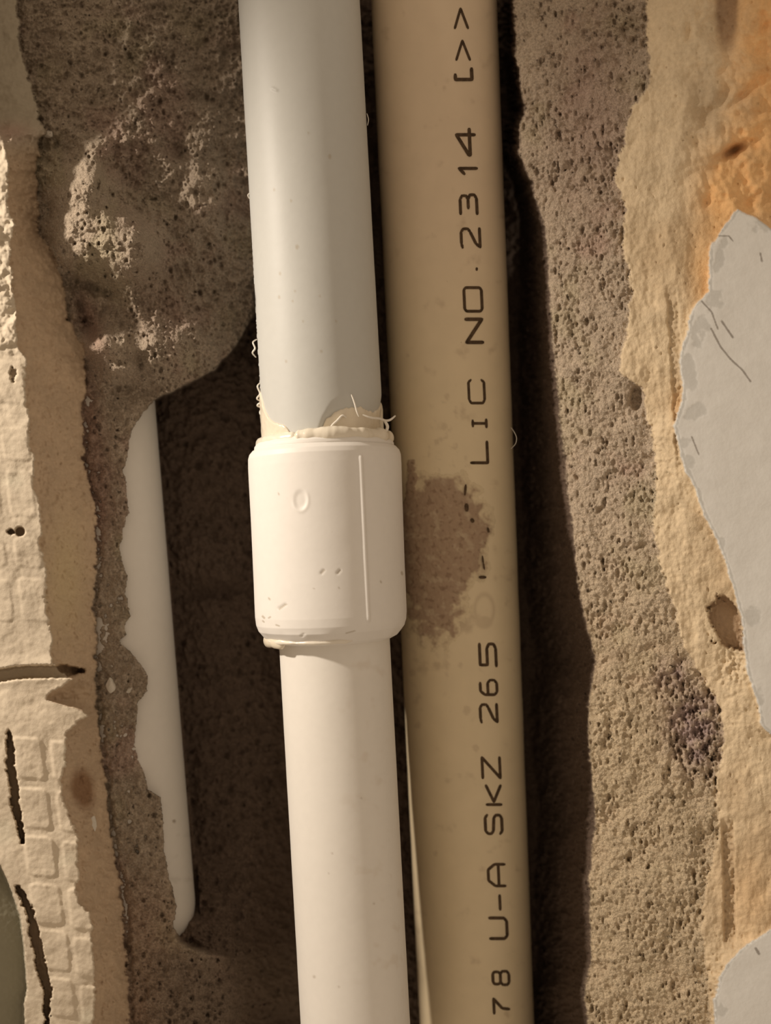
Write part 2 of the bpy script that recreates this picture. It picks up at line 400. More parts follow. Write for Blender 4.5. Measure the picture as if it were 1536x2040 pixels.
c_sl = cm(c_sl, C3((.56, .45, .30)) * v, ss(900, 1500, Y) * .8)
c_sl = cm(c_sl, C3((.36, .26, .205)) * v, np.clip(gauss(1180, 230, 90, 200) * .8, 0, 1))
c_sl = cm(c_sl, C3((.40, .30, .27)) * v, np.clip(purple * 1.0, 0, 1))
c_cr = C3((.73, .59, .40)) * (1 + .09 * n60 + .04 * n22)[..., None]
c_cr = cm(c_cr, C3((.62, .48, .31)), ss(0, .6, n200))
orange = np.clip(ss(1400, 1530, X + n60 * 25) * ss(560, 380, Y) + gauss(1435, 390, 50, 110) + .7 * gauss(1400, 560, 30, 80) + .8 * gauss(1350, 815, 12, 40) + .5 * gauss(1500, 1800, 60, 80), 0, 1)
c_cr = cm(c_cr, C3((.84, .49, .20)) * (1 + .2 * n60)[..., None], orange * .8)
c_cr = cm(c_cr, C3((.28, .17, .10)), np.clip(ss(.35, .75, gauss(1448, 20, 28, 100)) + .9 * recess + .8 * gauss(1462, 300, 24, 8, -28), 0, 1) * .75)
c_cr = cm(c_cr, C3((.40, .30, .19)), np.clip(strp * .7 + strp2 * .4 + gauss(1400, 200, 40, 70) * .5 + pitH, 0, 1))
c_cr = cm(c_cr, C3((.58, .44, .28)) * v, ss(1500, 1700, Y) * .35)
cr = cm(cm(c_floor * 1.0, c_sl, ss(-3, 3, X - xL)), c_cr, ss(-3, 3, X - xH))  # chase side carries the painted channel shade up to the lip
c_pt = C3((.83, .83, .80)) * (1 + .02 * n60)[..., None]
c_pt = cm(c_pt, C3((.66, .66, .63)), chip)
scr = np.zeros(X.shape)
for pts, w in [([(1417, 655), (1435, 690), (1455, 715), (1480, 738), (1495, 760)], 1.6), ([(1438, 640), (1448, 655), (1460, 672)], 1.8), ([(1398, 600), (1418, 622), (1430, 655)], 1.3),
               ([(1378, 870), (1392, 905)], 1.2), ([(1515, 505), (1518, 520)], 1.6), ([(1506, 1890), (1512, 1900)], 2.5), ([(1400, 470), (1452, 470), (1460, 480)], 1.0)]:
    d_, _ = seg_dist(pts); scr = np.maximum(scr, ss(w + 1.2, w - .6, d_ + n9 * .5))
c_pt = cm(c_pt, C3((.22, .19, .16)), scr * .75)
cr = cm(cr, c_pt, pf)
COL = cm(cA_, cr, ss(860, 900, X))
COL = np.clip(COL, .01, .9)

# --- region of every face
Xf = (X[:-1, :-1] + STEP / 2); Yf = (Y[:-1, :-1] + STEP / 2)
def fc(a): return a[:-1, :-1]
leftmask = Xf < fc(xA)
split_y = np.interp(Xf, [-160, 0, 40, 95, 165, 260], [1362, 1346, 1339, 1338, 1336, 1330])
crack_x = np.interp(Yf, [1340, 1455, 1525, 1568, 1608, 1644, 1677, 1720, 1768, 1797, 1826, 1866, 1902, 1949, 1971, 2007, 2060, 2200],
                    [12, 18, 20, 29, 31, 40, 45, 42, 38, 51, 63, 69, 78, 89, 96, 92, 96, 100])
REG = np.zeros(Xf.shape, dtype=np.int8)            # 0 wall_back
REG[leftmask & (Yf < 268 + fc(nb) * 8)] = 1         # grey knob, top left
up = leftmask & (REG == 0) & (Yf < split_y)
REG[up & (Xf < fc(xB))] = 2; REG[up & (Xf >= fc(xB))] = 3
dn = leftmask & (REG == 0) & (Yf >= split_y)
REG[dn & (Xf < fc(xB)) & (Xf >= crack_x)] = 4; REG[dn & (Xf >= fc(xB))] = 5
REG[dn & (Xf < fc(xB)) & (Xf < crack_x)] = 6
REG[dn & fc(grey)] = 7
REG[fc(isCream)] = 8
REG[fc(isPaint)] = 9

# carry the wall on beyond the frame on a coarser lattice
H0 = H
PADN, PSTEP = 14, 40.0
def padc(g): return np.concatenate([g[0] - PSTEP * np.arange(PADN, 0, -1), g, g[-1] + PSTEP * np.arange(1, PADN + 1)])
pxs, pys = padc(gx), padc(gy)
X, Y = np.meshgrid(pxs, pys); nx, ny = len(pxs), len(pys)
H = np.pad(H, PADN, mode='edge'); REG = np.pad(REG, PADN, mode='edge')
COL = np.pad(COL, ((PADN, PADN), (PADN, PADN), (0, 0)), mode='edge')
outside = np.clip(np.maximum(np.maximum(gx[0] - X, X - gx[-1]), np.maximum(gy[0] - Y, Y - gy[-1])) / 120, 0, 1)
H = H + outside * fbm(X, Y, 130, 3, 501) * 12
kk = (D + H) / D * S
VX = (X - 768) * kk; VY = H * S; VZ = (1020 - Y) * kk
ALLV = np.stack([VX, VY, VZ], -1).reshape(-1, 3)
BACK = 22.0
kb = (D + H + BACK) / D * S
ALLB = np.stack([(X - 768) * kb, (H + BACK) * S, (1020 - Y) * kb], -1).reshape(-1, 3)
CF = COL.reshape(-1, 3)
idx = np.arange(nx * ny).reshape(ny, nx)
QUADS = np.stack([idx[:-1, :-1], idx[1:, :-1], idx[1:, 1:], idx[:-1, 1:]], -1)

def region_mesh(name, ids, skirt=True):
    sel = np.isin(REG, ids)
    q = QUADS[sel]
    used, inv = np.unique(q, return_inverse=True)
    f = inv.reshape(-1, 4).astype(np.int64)
    V = ALLV[used]; Cc = CF[used]; n = len(used)
    if skirt:
        e = np.concatenate([f[:, [0, 1]], f[:, [1, 2]], f[:, [2, 3]], f[:, [3, 0]]])
        key = np.minimum(e[:, 0], e[:, 1]) * n + np.maximum(e[:, 0], e[:, 1])
        _, first, cnt = np.unique(key, return_index=True, return_counts=True)
        b = e[first[cnt == 1]]
        bv, binv = np.unique(b, return_inverse=True)
        bt = binv.reshape(-1, 2) + n; bi = bt + len(bv)
        V = np.concatenate([V, V[bv], ALLB[used[bv]]]); Cc = np.concatenate([Cc, Cc[bv], Cc[bv]])
        f = np.concatenate([f, np.stack([bt[:, 1], bt[:, 0], bi[:, 0], bi[:, 1]], -1)])
    return new_mesh(name, V, f, Cc)

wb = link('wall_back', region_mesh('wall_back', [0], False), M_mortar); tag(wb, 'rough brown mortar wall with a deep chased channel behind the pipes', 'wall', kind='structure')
wr = link('wall_right', region_mesh('wall_right', [9]), M_paint); tag(wr, 'smooth pale grey painted wall face at the right edge', 'wall', kind='structure')
wl = link('wall_left', region_mesh('wall_left', [7]), M_paint); tag(wl, 'smooth grey wall face in the lower left corner, shade put into its colour', 'wall', kind='structure')
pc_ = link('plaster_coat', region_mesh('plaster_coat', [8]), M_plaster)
tag(pc_, 'cream and orange broken plaster band between the brown mortar and pale grey paint', 'plaster')
kn = link('mortar_lump', region_mesh('mortar_lump', [1]), M_adhesive)
tag(kn, 'smooth dim grey-brown mortar lump in the top left corner', 'mortar')
def adhesive(ids, label, y0):
    r = empty('tile_adhesive', W(60, y0, -60), label, 'tile adhesive', 'tile adhesive on the left edge')
    names = ['imprinted_face', 'broken_edge']
    for nm, i in zip(names, ids):
        o = link(nm, region_mesh(nm, [i]), M_adhesive, r)
        if nm == 'broken_edge': o['label'] = 'brown broken edge of the adhesive, partly darkened as its shaded side'
    return r
adhesive([2, 3], 'beige tile adhesive with worn grid imprints above the horizontal split', 800)
adhesive([4, 5], 'beige tile adhesive with crisp rounded square imprints below the horizontal split', 1700)
sl = link('tile_adhesive', region_mesh('tile_adhesive', [6]), M_adhesive)
tag(sl, 'smooth pale adhesive strip left of the long vertical crack', 'tile adhesive', 'tile adhesive on the left edge')

# ------------------------------------------------------------------ pipes
CAM = Vector((0, -D * S, 0))
class Axis:
    def __init__(s, a, b):                       # a, b = (px, py, dep, half width px)
        s.pa, s.pb = a, b
        s.A = np.array(W(*a[:3])); s.B = np.array(W(*b[:3]))
        s.ra = a[3] * (D + a[2]) / D * S * .997; s.rb = b[3] * (D + b[2]) / D * S * .997
        d = s.B - s.A; s.L = np.linalg.norm(d); s.n = d / s.L
        f = np.array([0, -1.0, 0]); f = f - s.n * f.dot(s.n); s.f = f / np.linalg.norm(f)   # towards the camera
        s.r = np.cross(s.f, s.n); s.r /= np.linalg.norm(s.r)
        if s.r[0] < 0: s.r = -s.r
    def rad(s, t): return s.ra + (s.rb - s.ra) * t
    def t_of(s, py): return (py - s.pa[1]) / (s.pb[1] - s.pa[1])
    def point(s, t, th, rr):                      # th 0 faces the camera, + to the right
        t = np.asarray(t)[..., None]; th = np.asarray(th)[..., None]; rr = np.asarray(rr)[..., None]
        return s.A + s.n * s.L * t + (s.f * np.cos(th) + s.r * np.sin(th)) * rr
    def hit(s, px, py, off=0.0):
        """angle and position along the pipe under a photograph pixel"""
        d = np.array(W(px, py, 0)) - np.array(CAM); d /= np.linalg.norm(d)
        o = np.array(CAM) - s.A
        R = s.rad(s.t_of(py)) + off
        dp = d - s.n * d.dot(s.n); op = o - s.n * o.dot(s.n)
        a, b, c = dp.dot(dp), 2 * dp.dot(op), op.dot(op) - R * R
        disc = max(b * b - 4 * a * c, 0); tt = (-b - math.sqrt(disc)) / (2 * a)
        p = o + d * tt
        return s.A + p, p.dot(s.n) / s.L, math.atan2(p.dot(s.r), p.dot(s.f))

def lathe(name, ax, t0, t1, nt, nth, radf, colf, mat, parent, cap=True, ts=None, theta=(-math.pi, math.pi)):
    ts = np.linspace(t0, t1, nt) if ts is None else np.asarray(ts)
    ths = np.linspace(theta[0], theta[1], nth, endpoint=False)
    TT, TH = np.meshgrid(ts, ths, indexing='ij')
    RR = radf(TT, TH)
    P = ax.point(TT, TH, RR).reshape(-1, 3)
    i = np.arange(len(ts) * nth).reshape(len(ts), nth)
    j = np.roll(i, -1, 1)
    f = np.stack([i[:-1], j[:-1], j[1:], i[1:]], -1).reshape(-1, 4)
    Cc = colf(TT, TH).reshape(-1, 3)
    return link(name, new_mesh(name, P, f, Cc), mat, parent)

def pos_px(ax, T, TH):
    """pixel coordinates of a surface point"""
    P = ax.point(T, TH, ax.rad(T))
    k = D / (D + P[..., 1] / S)
    return 768 + P[..., 0] / S * k, 1020 - P[..., 2] / S * k

def c3(c, T): return np.asarray(c)[None, None, :] * np.ones(T.shape + (1,))
dp = lambda y: -.03 * np.maximum(y - 900, 0)
axU = Axis((587.5, -150, dp(-150), 121), (646.5, 900, dp(900), 120))
axC = Axis((646.0, 885, dp(885), 152), (662.0, 1278, dp(1278), 150))
axD = Axis((664.5, 1240, dp(1240), 110.5), (716.5, 2190, dp(2190), 108.5))
PVC = (.80, .785, .74)

wp = empty('water_pipe', W(655, 1090, dp(1090)), 'white plastic pipe with coupling in front of the beige pipe', 'pipe')

def polyd(x, y, pts):
    best = np.full(x.shape, 1e9)
    for (x0, y0), (x1, y1) in zip(pts[:-1], pts[1:]):
        dx, dy = x1 - x0, y1 - y0
        t = np.clip(((x - x0) * dx + (y - y0) * dy) / (dx * dx + dy * dy), 0, 1)
        best = np.minimum(best, np.hypot(x - x0 - t * dx, y - y0 - t * dy))
    return best

def upper_r(T, TH):
    R = axU.rad(T); x, y = pos_px(axU, T, TH)
    front = np.cos(TH) > -.2
    # shaved facet above the joint
    xo = np.interp(y, [770, 800, 830, 868, 900], [700, 655, 638, 624, 620])
    inside = ss(-2, 10, x - xo) * ss(768, 800, y) * front
    inn = ss(0, 24, x - xo) * ss(775, 850, y)
    d = -10.0 * inn * inside
    # thin ridge of the fine nick
    d = d + 3.0 * ss(2.5, .5, polyd(x, y, [(700, 790), (708, 812), (713, 828)])) * front
    d = d + 1.6 * ss(4, 1, polyd(x, y, [(543, 176), (551, 180)])) * front
    # ragged burr line down the left silhouette
    d = d + 1.0 * ss(.05, .0, np.abs(TH + 1.42)) * ss(350, 700, y) * (perlin(y / 7., TH * 0 + 3.3, 5) > .2)
    d = d + .2 * fbm(TH * 120, T * 900, 70, 2, 77)
    return R + d * S
def upper_c(T, TH):
    x, y = pos_px(axU, T, TH)
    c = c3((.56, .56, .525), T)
    dirt = np.zeros(T.shape)
    for (a, b, r) in [(657, 312, 4), (546, 378, 2.5), (580, 400, 2.5), (592, 492, 4), (558, 545, 3), (556, 592, 3), (588, 580, 2), (637, 590, 2), (583, 600, 2), (615, 265, 2), (604, 640, 2), (640, 700, 2.5), (570, 720, 2.5), (670, 640, 2)]:
        dirt = np.maximum(dirt, ss(r + 1.5, r - 1.5, np.hypot((x - a) * 1.2, (y - b) * .8)) * .6 * (np.cos(TH) > 0))
    c = cm(c, np.array((.42, .36, .27)), dirt)
    return c
lathe('upper_tube', axU, 0, 1, 520, 300, upper_r, upper_c, M_white, wp)

# cement skin left where the pipe was glued: its upper edge runs in scallops
def cement():
    u = np.array([-1.9, -1.35, -1.1, -.9, -.62, -.48, -.36, -.24, -.10, .02, .12, .34, .62, .9, 1.15, 1.5, 2.0])
    yv = np.array([800, 775, 812, 838, 850, 868, 884, 886, 884, 866, 842, 827, 822, 828, 830, 815, 800])
    nth, nt = 340, 40
    ths = np.linspace(-math.pi, math.pi, nth, endpoint=False)
    yt = np.interp(ths, u, yv) + 3.5 * perlin(ths * 9, ths * 0 + 1.5, 9) + 1.5 * perlin(ths * 30, ths * 0 + 2.5, 19)
    w = np.linspace(0, 1, nt)[:, None]
    yy = 905 + (yt[None, :] - 905) * w
    T = axU.t_of(yy); TH = np.broadcast_to(ths, yy.shape)
    prof = np.interp(w, [0, .9, .97, 1], [3.6, 3.0, 2.4, -3])
    base = axU.rad(T)
    x, y = pos_px(axU, T, TH)
    xo = np.interp(y, [770, 800, 830, 868, 900], [700, 655, 638, 624, 620])
    fac = ss(0, 24, x - xo) * ss(-2, 10, x - xo) * ss(775, 850, y) * (np.cos(TH) > -.2)
    R = base + (prof - 9.3 * fac + .9 * fbm(TH * 110, yy, 16, 3, 33)) * S
    P = axU.point(T, TH, R).reshape(-1, 3)
    i = np.arange(nt * nth).reshape(nt, nth); j = np.roll(i, -1, 1)
    f = np.stack([i[:-1], i[1:], j[1:], j[:-1]], -1).reshape(-1, 4)
    me = new_mesh('cement_skin', P, f, np.ones((len(P), 3)) * np.array((.78, .70, .56)))
    o = link('cement_skin', me, M_cement, wp); o['label'] = 'yellowish solvent cement skin'
cement()

# coupling socket
cp = empty('coupling', W(655, 1090, dp(1090)) - wp.location, None, None); cp.parent = wp
cp['label'] = 'thick white coupling sleeve'
cp_world = W(655, 1090, dp(1090))
prof_y = [878, 880, 888, 893, 895, 896, 903, 912, 930, 1100, 1222, 1238, 1250, 1260, 1268, 1274, 1276]
prof_r = [118, 133, 138.5, 139, 138, 143, 149, 151.6, 152, 150.5, 150.5, 149, 145, 137, 130, 118, 100]
def coup_r(T, TH):
    y = axC.pa[1] + T * (axC.pb[1] - axC.pa[1])
    r = np.interp(y, prof_y, prof_r)
    x, yy = pos_px(axC, T, TH); front = np.cos(TH) > .0
    # mould line
    xs = np.interp(yy, [905, 1240], [717.5, 733])
    r = r + 4.2 * ss(6.0, 1.0, np.abs(x - xs)) * front * ss(903, 912, yy) * ss(1242, 1234, yy)
    # sprue mark: shallow ring with raised edge
    q = np.hypot((x - 599) / 15., (yy - 996) / 22.)
    r = r + front * (.9 * np.exp(-((q - 1) / .18) ** 2) * ss(-.4, .8, (yy - 985) / 22. + (x - 599) / 30.) - 1.8 * ss(1.1, .5, q))
    # nicks
    for (a, b, c, d) in [(556, 1212, 569, 1204), (640, 1142, 645, 1136), (672, 1142, 677, 1136), (598, 1268, 604, 1264), (715, 1204, 717, 1200)]:
        r = r - 1.2 * ss(4, 1, polyd(x, yy, [(a, b), (c, d)])) * front
    r = r + .25 * fbm(TH * 140, yy, 90, 2, 55)
    # uneven lower edge
    r = r + ss(1240, 1262, y) * (2.2 * perlin(TH * 5, TH * 0 + .5, 3))
    return r * S * (D + dp(y)) / D
def coup_c(T, TH):
    x, y = pos_px(axC, T, TH); c = c3((.82, .79, .74), T)
    dirt = np.zeros(T.shape); fr = np.cos(TH) > 0
    for (a, b, c_, d, w) in [(557, 1213, 568, 1205, 2.2), (561, 1209, 571, 1204, 1.6), (640, 1142, 646, 1136, 1.8), (673, 1142, 678, 1136, 1.8), (536, 1192, 538, 1194, 1.5), (524, 1228, 527, 1231, 2), (536, 1231, 539, 1229, 1.5),
                          (555, 983, 556, 985, 1.3), (800, 1140, 801, 1144, 2), (758, 1158, 759, 1160, 1.5), (675, 1170, 676, 1172, 1.2), (524, 1237, 526, 1239, 1.5), (625, 1172, 626, 1173, 1), (550, 1245, 556, 1247, 1.4), (690, 1262, 708, 1257, 1.2)]:
        dirt = np.maximum(dirt, ss(w + 1, w - .8, polyd(x, y, [(a, b), (c_, d)])) * fr)
    return cm(c, np.array((.36, .29, .19)), dirt * .6)
tsC = np.array(sorted(set(list((np.concatenate([np.arange(878, 935, 1.0), np.arange(935, 1215, 2.0), np.arange(1215, 1277, 1.0)]) - 885) / (1278 - 885)))))
lathe('sleeve', axC, 0, 1, 0, 420, coup_r, coup_c, M_white, None, ts=tsC)
o = bpy.data.objects['sleeve']; o.location = o.location - cp_world; o.parent = cp

def ring(name, ax, y0, y1, rpx, thick, amp, seed, color, parent_world, parent, label=None, th0=-math.pi, th1=math.pi, squeeze=1.0, slant=None):
    nth, nc = 420, 20
    full = th1 - th0 > 6
    ths = np.linspace(th0, th1, nth, endpoint=not full)
    ph = np.linspace(0, 2 * math.pi, nc, endpoint=False)
    TH, PH = np.meshgrid(ths, ph, indexing='ij')
    yy0 = (y0 + y1) / 2 + (slant(TH) if slant else 0)
    n = perlin(TH * 3.2, TH * 0 + seed + .3, seed) + .5 * perlin(TH * 8, TH * 0 + seed + .5, seed + 3) + .15 * perlin(TH * 14, PH * 1.0, seed + 5)
    hh = (y1 - y0) / 2 * (1 + amp * n); tk = thick * (1 + amp * n)
    if not full:
        endf = ss(0, .12, (TH - th0)) * ss(0, .12, (th1 - TH)); hh = hh * (.1 + .9 * endf); tk = tk * (.1 + .9 * endf)
    yy = yy0 + np.sin(PH) * hh + amp * 3 * perlin(TH * 5, TH * 0 + 8.8, seed + 9)
    r = rpx + np.cos(PH) * tk
    T = ax.t_of(yy)
    P = ax.point(T, TH, r * S * (D + dp(yy)) / D).reshape(-1, 3)
    i = np.arange(nth * nc).reshape(nth, nc); j = np.roll(i, -1, 1)
    if full:
        a, b = i, np.roll(i, -1, 0); c, d = j, np.roll(j, -1, 0)
    else:
        a, b, c, d = i[:-1], i[1:], j[:-1], j[1:]
    f = np.stack([a, b, d, c], -1).reshape(-1, 4)
    me = new_mesh(name, P, f, np.ones((len(P), 3)) * np.array(color))
    o = link(name, me, M_cement); o.location = o.location - parent_world; o.parent = parent
    if label: o['label'] = label
    return o
ring('cement_bead', axC, 866, 892, 127, 12, .28, 4, (.79, .72, .59), cp_world, cp, 'wavy squeezed out bead above the sleeve', -.42, 1.75)
ring('cement_bead', axC, 870, 894, 126, 9, .15, 6, (.80, .75, .62), cp_world, cp, 'cream bead on the left of the sleeve top', -1.9, -.30)
ring('cement_bead', axC, 1262, 1271, 132, 4.2, .35, 12, (.80, .74, .63), cp_world, cp, 'glossy bead under the sleeve', -1.45, .35)
ring('cement_bead', axC, 1256, 1280, 128, 8, .15, 15, (.78, .70, .55), cp_world, cp, 'cream drip under the sleeve on the left', -1.5, -.68)

def lower_r(T, TH):
    return axD.rad(T) + (.2 * fbm(TH * 120, T * 900, 80, 2, 88)) * S
def lower_c(T, TH):
    c = c3((.80, .765, .70), T)
    x, y = pos_px(axD, T, TH)
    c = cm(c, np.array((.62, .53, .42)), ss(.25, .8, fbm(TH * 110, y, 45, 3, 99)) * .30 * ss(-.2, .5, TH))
    dirt = np.zeros(T.shape)
    for (a, b, r) in [(626, 1946, 3), (662, 1700, 2), (655, 1740, 1.5), (720, 1590, 2), (745, 1800, 2), (675, 1966, 2)]:
        dirt = np.maximum(dirt, ss(r + 1.5, r - 1.5, np.hypot(x - a, y - b)) * .5 * (np.cos(TH) > 0))
    return cm(c, np.array((.4, .33, .25)), dirt)
lathe('lower_tube', axD, 0, 1, 480, 280, lower_r, lower_c, M_white, wp)

# tiny plastic burrs and curls
def strand(name, pts, r, mat, parent=None, parent_world=None, seed=0):
    P = []
    for (px, py, dd) in pts: P.append(np.array(W(px, py, dd)))
    P = np.array(P)
    # smooth resample
    t = np.arange(len(P)); tt = np.linspace(0, len(P) - 1, (len(P) - 1) * 6 + 1)
    Q = np.zeros((len(tt), 3))
    for i, s_ in enumerate(tt):
        k0 = min(int(s_), len(P) - 2); u = s_ - k0
        p0 = P[max(k0 - 1, 0)]; p1 = P[k0]; p2 = P[k0 + 1]; p3 = P[min(k0 + 2, len(P) - 1)]
        Q[i] = .5 * ((2 * p1) + (-p0 + p2) * u + (2 * p0 - 5 * p1 + 4 * p2 - p3) * u * u + (-p0 + 3 * p1 - 3 * p2 + p3) * u ** 3)
    V = []; nc = 8
    for i in range(len(Q)):
        d = Q[min(i + 1, len(Q) - 1)] - Q[max(i - 1, 0)]; d /= max(np.linalg.norm(d), 1e-12)
        a = np.cross(d, [0, 1, 0.1]); a /= max(np.linalg.norm(a), 1e-9); b = np.cross(d, a)
        rr = r * .8 * S * (.35 + .65 * math.sin(math.pi * min(max((i + .6) / (len(Q) + .2), 0), 1)) ** .5)
        for c in range(nc):
            q = 2 * math.pi * c / nc
            V.append(Q[i] + (a * math.cos(q) + b * math.sin(q)) * rr)
    i = np.arange(len(Q) * nc).reshape(len(Q), nc); j = np.roll(i, -1, 1)
    f = np.stack([i[:-1], j[:-1], j[1:], i[1:]], -1).reshape(-1, 4)
    me = new_mesh(name, V, f, np.ones((len(V), 3)) * np.array((.80, .75, .66)))
    o = link(name, me, mat)
    if parent is not None: o.location = o.location - parent_world; o.parent = parent
    return o
wpw = W(655, 1090, dp(1090))
burrs = [([(512, 676, 0), (504, 682, -5), (508, 694, -8), (503, 703, -6), (510, 712, 0)], 2.2),
         ([(519, 762, -2), (513, 770, -6), (518, 784, -6), (512, 794, -8), (520, 800, -2)], 2.4),
         ([(528, 800, -10), (518, 803, -14), (513, 808, -12), (520, 812, -10), (526, 820, -6)], 2.6),
         ([(526, 812, -4), (518, 820, -8), (522, 828, -12), (532, 822, -10), (536, 814, -6)], 2.4),
         ([(536, 858, -2), (527, 861, -3), (530, 866, -3)], 1.8),
         ([(498, 384, 0), (494, 389, -2), (497, 396, 0)], 1.6), ([(731, 226, -20), (734, 238, -22), (732, 250, -20)], 1.0),
         ([(722, 826, -96), (738, 832, -92), (756, 834, -78), (768, 838, -60), (778, 836, -52), (788, 828, -54)], 3.2),
         ([(766, 838, -62), (772, 850, -58), (768, 862, -58)], 4.0),
         ([(654, 868, -118), (660, 850, -117), (672, 838, -114), (682, 828, -110), (690, 832, -108)], 3.0),
         ([(700, 786, -106), (706, 802, -107), (711, 820, -106), (715, 830, -104)], 2.2),
         ([(545, 833, -66), (556, 840, -80), (568, 848, -92), (576, 853, -98)], 2.6),
         ([(576, 852, -98), (582, 862, -104), (588, 874, -108)], 1.8)]
for pts, r in burrs:
    strand('plastic_burr', pts, r, M_cement, wp, wpw)

# beige printed pipe
axB = Axis((857.7, -150, 88, 126), (956, 2190, 243, 113))
bp = empty('printed_pipe', W(900, 1020, 105), 'beige plastic pipe with black printing, right of the white pipe', 'pipe')
bpw = W(900, 1020, 105)
BEI = (.70, .58, .385)
def beige_r(T, TH): return axB.rad(T) + .5 * fbm(TH * 120, T * 2300, 120, 2, 66) * S
def beige_c(T, TH):
    x, y = pos_px(axB, T, TH); c = c3(BEI, T)
    c = cm(c, np.array((.66, .52, .37)), ss(900, 300, y) * .8)
    dirt = .8 * ss(.0, .7, fbm(x, y, 45, 4, 121) + .9 * np.exp(-((x - 870) / 75) ** 2 - ((y - 1110) / 190) ** 2) - .35)
    dirt = np.maximum(dirt, .5 * ss(.25, .6, fbm(x, y, 18, 3, 151) * np.exp(-((x - 890) / 70) ** 2 - ((y - 1000) / 330) ** 2)))
    # ring stain below the smear
    q = np.hypot((x - 965) / 21., (y - 1215) / 34.)
    dirt = np.maximum(dirt, .55 * np.exp(-((q - .9) / .16) ** 2)); dirt = np.maximum(dirt, .5 * ss(1.1, .7, np.hypot((x - 964) / 19., (y - 1240) / 14.)))
    for (a, b, r) in [(885, 176, 3.5), (930, 1415, 7), (948, 1490, 6), (822, 1340, 6), (918, 1325, 4), (868, 1700, 4), (812, 708, 3), (870, 880, 5), (885, 850, 6), (890, 790, 5), (878, 875, 4)]:
        dirt = np.maximum(dirt, ss(r + 2, r - 2, np.hypot(x - a, (y - b) * .8) + 2.0 * perlin(x / 5, y / 5, 5)) * .5)
    dirt = dirt * (np.cos(TH) > 0)
    c = cm(c, np.array((.34, .24, .15)), np.clip(dirt, 0, 1) * .6)
    return c
o = lathe('tube', axB, 0, 1, 780, 260, beige_r, beige_c, M_beige, None); o.location = o.location - bpw; o.parent = bp

# printed lettering, reading upwards along the pipe: strokes as (along, height) 0..1
G = {
 '>': [[(0, .05), (1, .5), (0, .95)]],
 '[': [[(.9, 0), (.1, 0), (.1, 1), (.45, 1)]],
 '4': [[(.78, 0), (.78, 1), (.0, .35), (.0, .28), (1, .28)]],
 '1': [[(.25, .72), (.65, 1), (.65, 0)], ],
 '3': [[(.0, 1), (.75, 1), (.95, .88), (.95, .62), (.75, .52), (.3, .52)], [(.75, .52), (1, .4), (1, .12), (.8, 0), (.0, 0)]],
 '2': [[(.0, .95), (.2, 1), (.8, 1), (.98, .88), (.98, .62), (.8, .5), (.2, .22), (.02, .0), (1, 0)]],
 '.': [[(.35, .0), (.65, .0)], [(.35, .06), (.65, .06)]],
 'O': [[(.1, 0), (.0, .1), (.0, .9), (.1, 1), (.9, 1), (1, .9), (1, .1), (.9, 0), (.1, 0)]],
 'N': [[(0, 0), (0, 1), (1, 0), (1, 1)]],
 'C': [[(1, .85), (.9, 1), (.15, 1), (0, .88), (0, .12), (.15, 0), (.9, 0), (1, .15)]],
 'I': [[(.5, 0), (.5, 1)], [(.1, 0), (.9, 0)], [(.2, 1), (.8, 1)]],
 'L': [[(0, 1), (0, 0), (1, 0)]],
 '5': [[(1, 1), (.05, 1), (.05, .55), (.8, .55), (1, .42), (1, .12), (.8, 0), (0, 0)]],
 '6': [[(.8, 1), (.25, 1), (.0, .75), (0, .15), (.2, 0), (.8, 0), (1, .15), (1, .4), (.8, .55), (0, .55)]],
 'Z': [[(0, 1), (1, 1), (0, 0), (1, 0)]],
 'K': [[(0, 0), (0, 1)], [(1, 1), (.15, .5), (1, 0)]],
 'S': [[(1, .88), (.85, 1), (.15, 1), (0, .85), (0, .65), (.15, .53), (.85, .47), (1, .35), (1, .12), (.85, 0), (.15, 0), (0, .12)]],
 'A': [[(0, 0), (0, .6), (.25, 1), (.75, 1), (1, .6), (1, 0)], [(0, .38), (1, .38)]],
 '-': [[(0, .5), (1, .5)]],
 'U': [[(0, 1), (0, .15), (.15, 0), (.85, 0), (1, .15), (1, 1)]],
 '8': [[(.2, .53), (.05, .65), (.05, .9), (.2, 1), (.8, 1), (.95, .9), (.95, .65), (.8, .53), (.2, .53), (0, .4), (0, .12), (.2, 0), (.8, 0), (1, .12), (1, .4), (.8, .53)]],
 '7': [[(0, 1), (1, 1), (.35, .45), (.3, 0)]],
}
# glyph, y top, y bottom, x left (glyph top), x right (baseline), stroke width
TXT = [('>', 17, 56, 904, 933, 4.2), ('>', 81, 119, 907, 937, 4.2), ('[', 134, 161, 907, 940, 6.0), ('4', 257, 309, 910, 946, 6), ('1', 326, 353, 915, 950, 5.5),
       ('3', 388, 426, 917, 950, 5.2), ('2', 455, 493, 919, 956, 5.0), ('.', 531, 541, 946, 950, 4.2), ('O', 573, 620, 925, 960, 5.0), ('N', 636, 682, 929, 961, 6.2),
       ('C', 757, 803, 934, 965, 4.6), ('I', 834, 853, 942, 969, 4.6), ('L', 880, 922, 938, 971, 5.0),
       ('5', 1283, 1327, 956, 988, 5.2), ('6', 1355, 1384, 957, 990, 5.0), ('2', 1403, 1439, 957, 990, 5.2), ('Z', 1509, 1550, 961, 996, 5.0), ('K', 1565, 1603, 969, 998, 5.0),
       ('S', 1624, 1661, 967, 1000, 5.4), ('A', 1722, 1765, 973, 1006, 5.0), ('-', 1784, 1812, 994, 998, 5.0), ('U', 1829, 1870, 976, 1010, 5.4),
       ('8', 1935, 1962, 982, 1014, 5.4), ('7', 1990, 2019, 984, 1014, 5.2)]
LEAN = -0.04
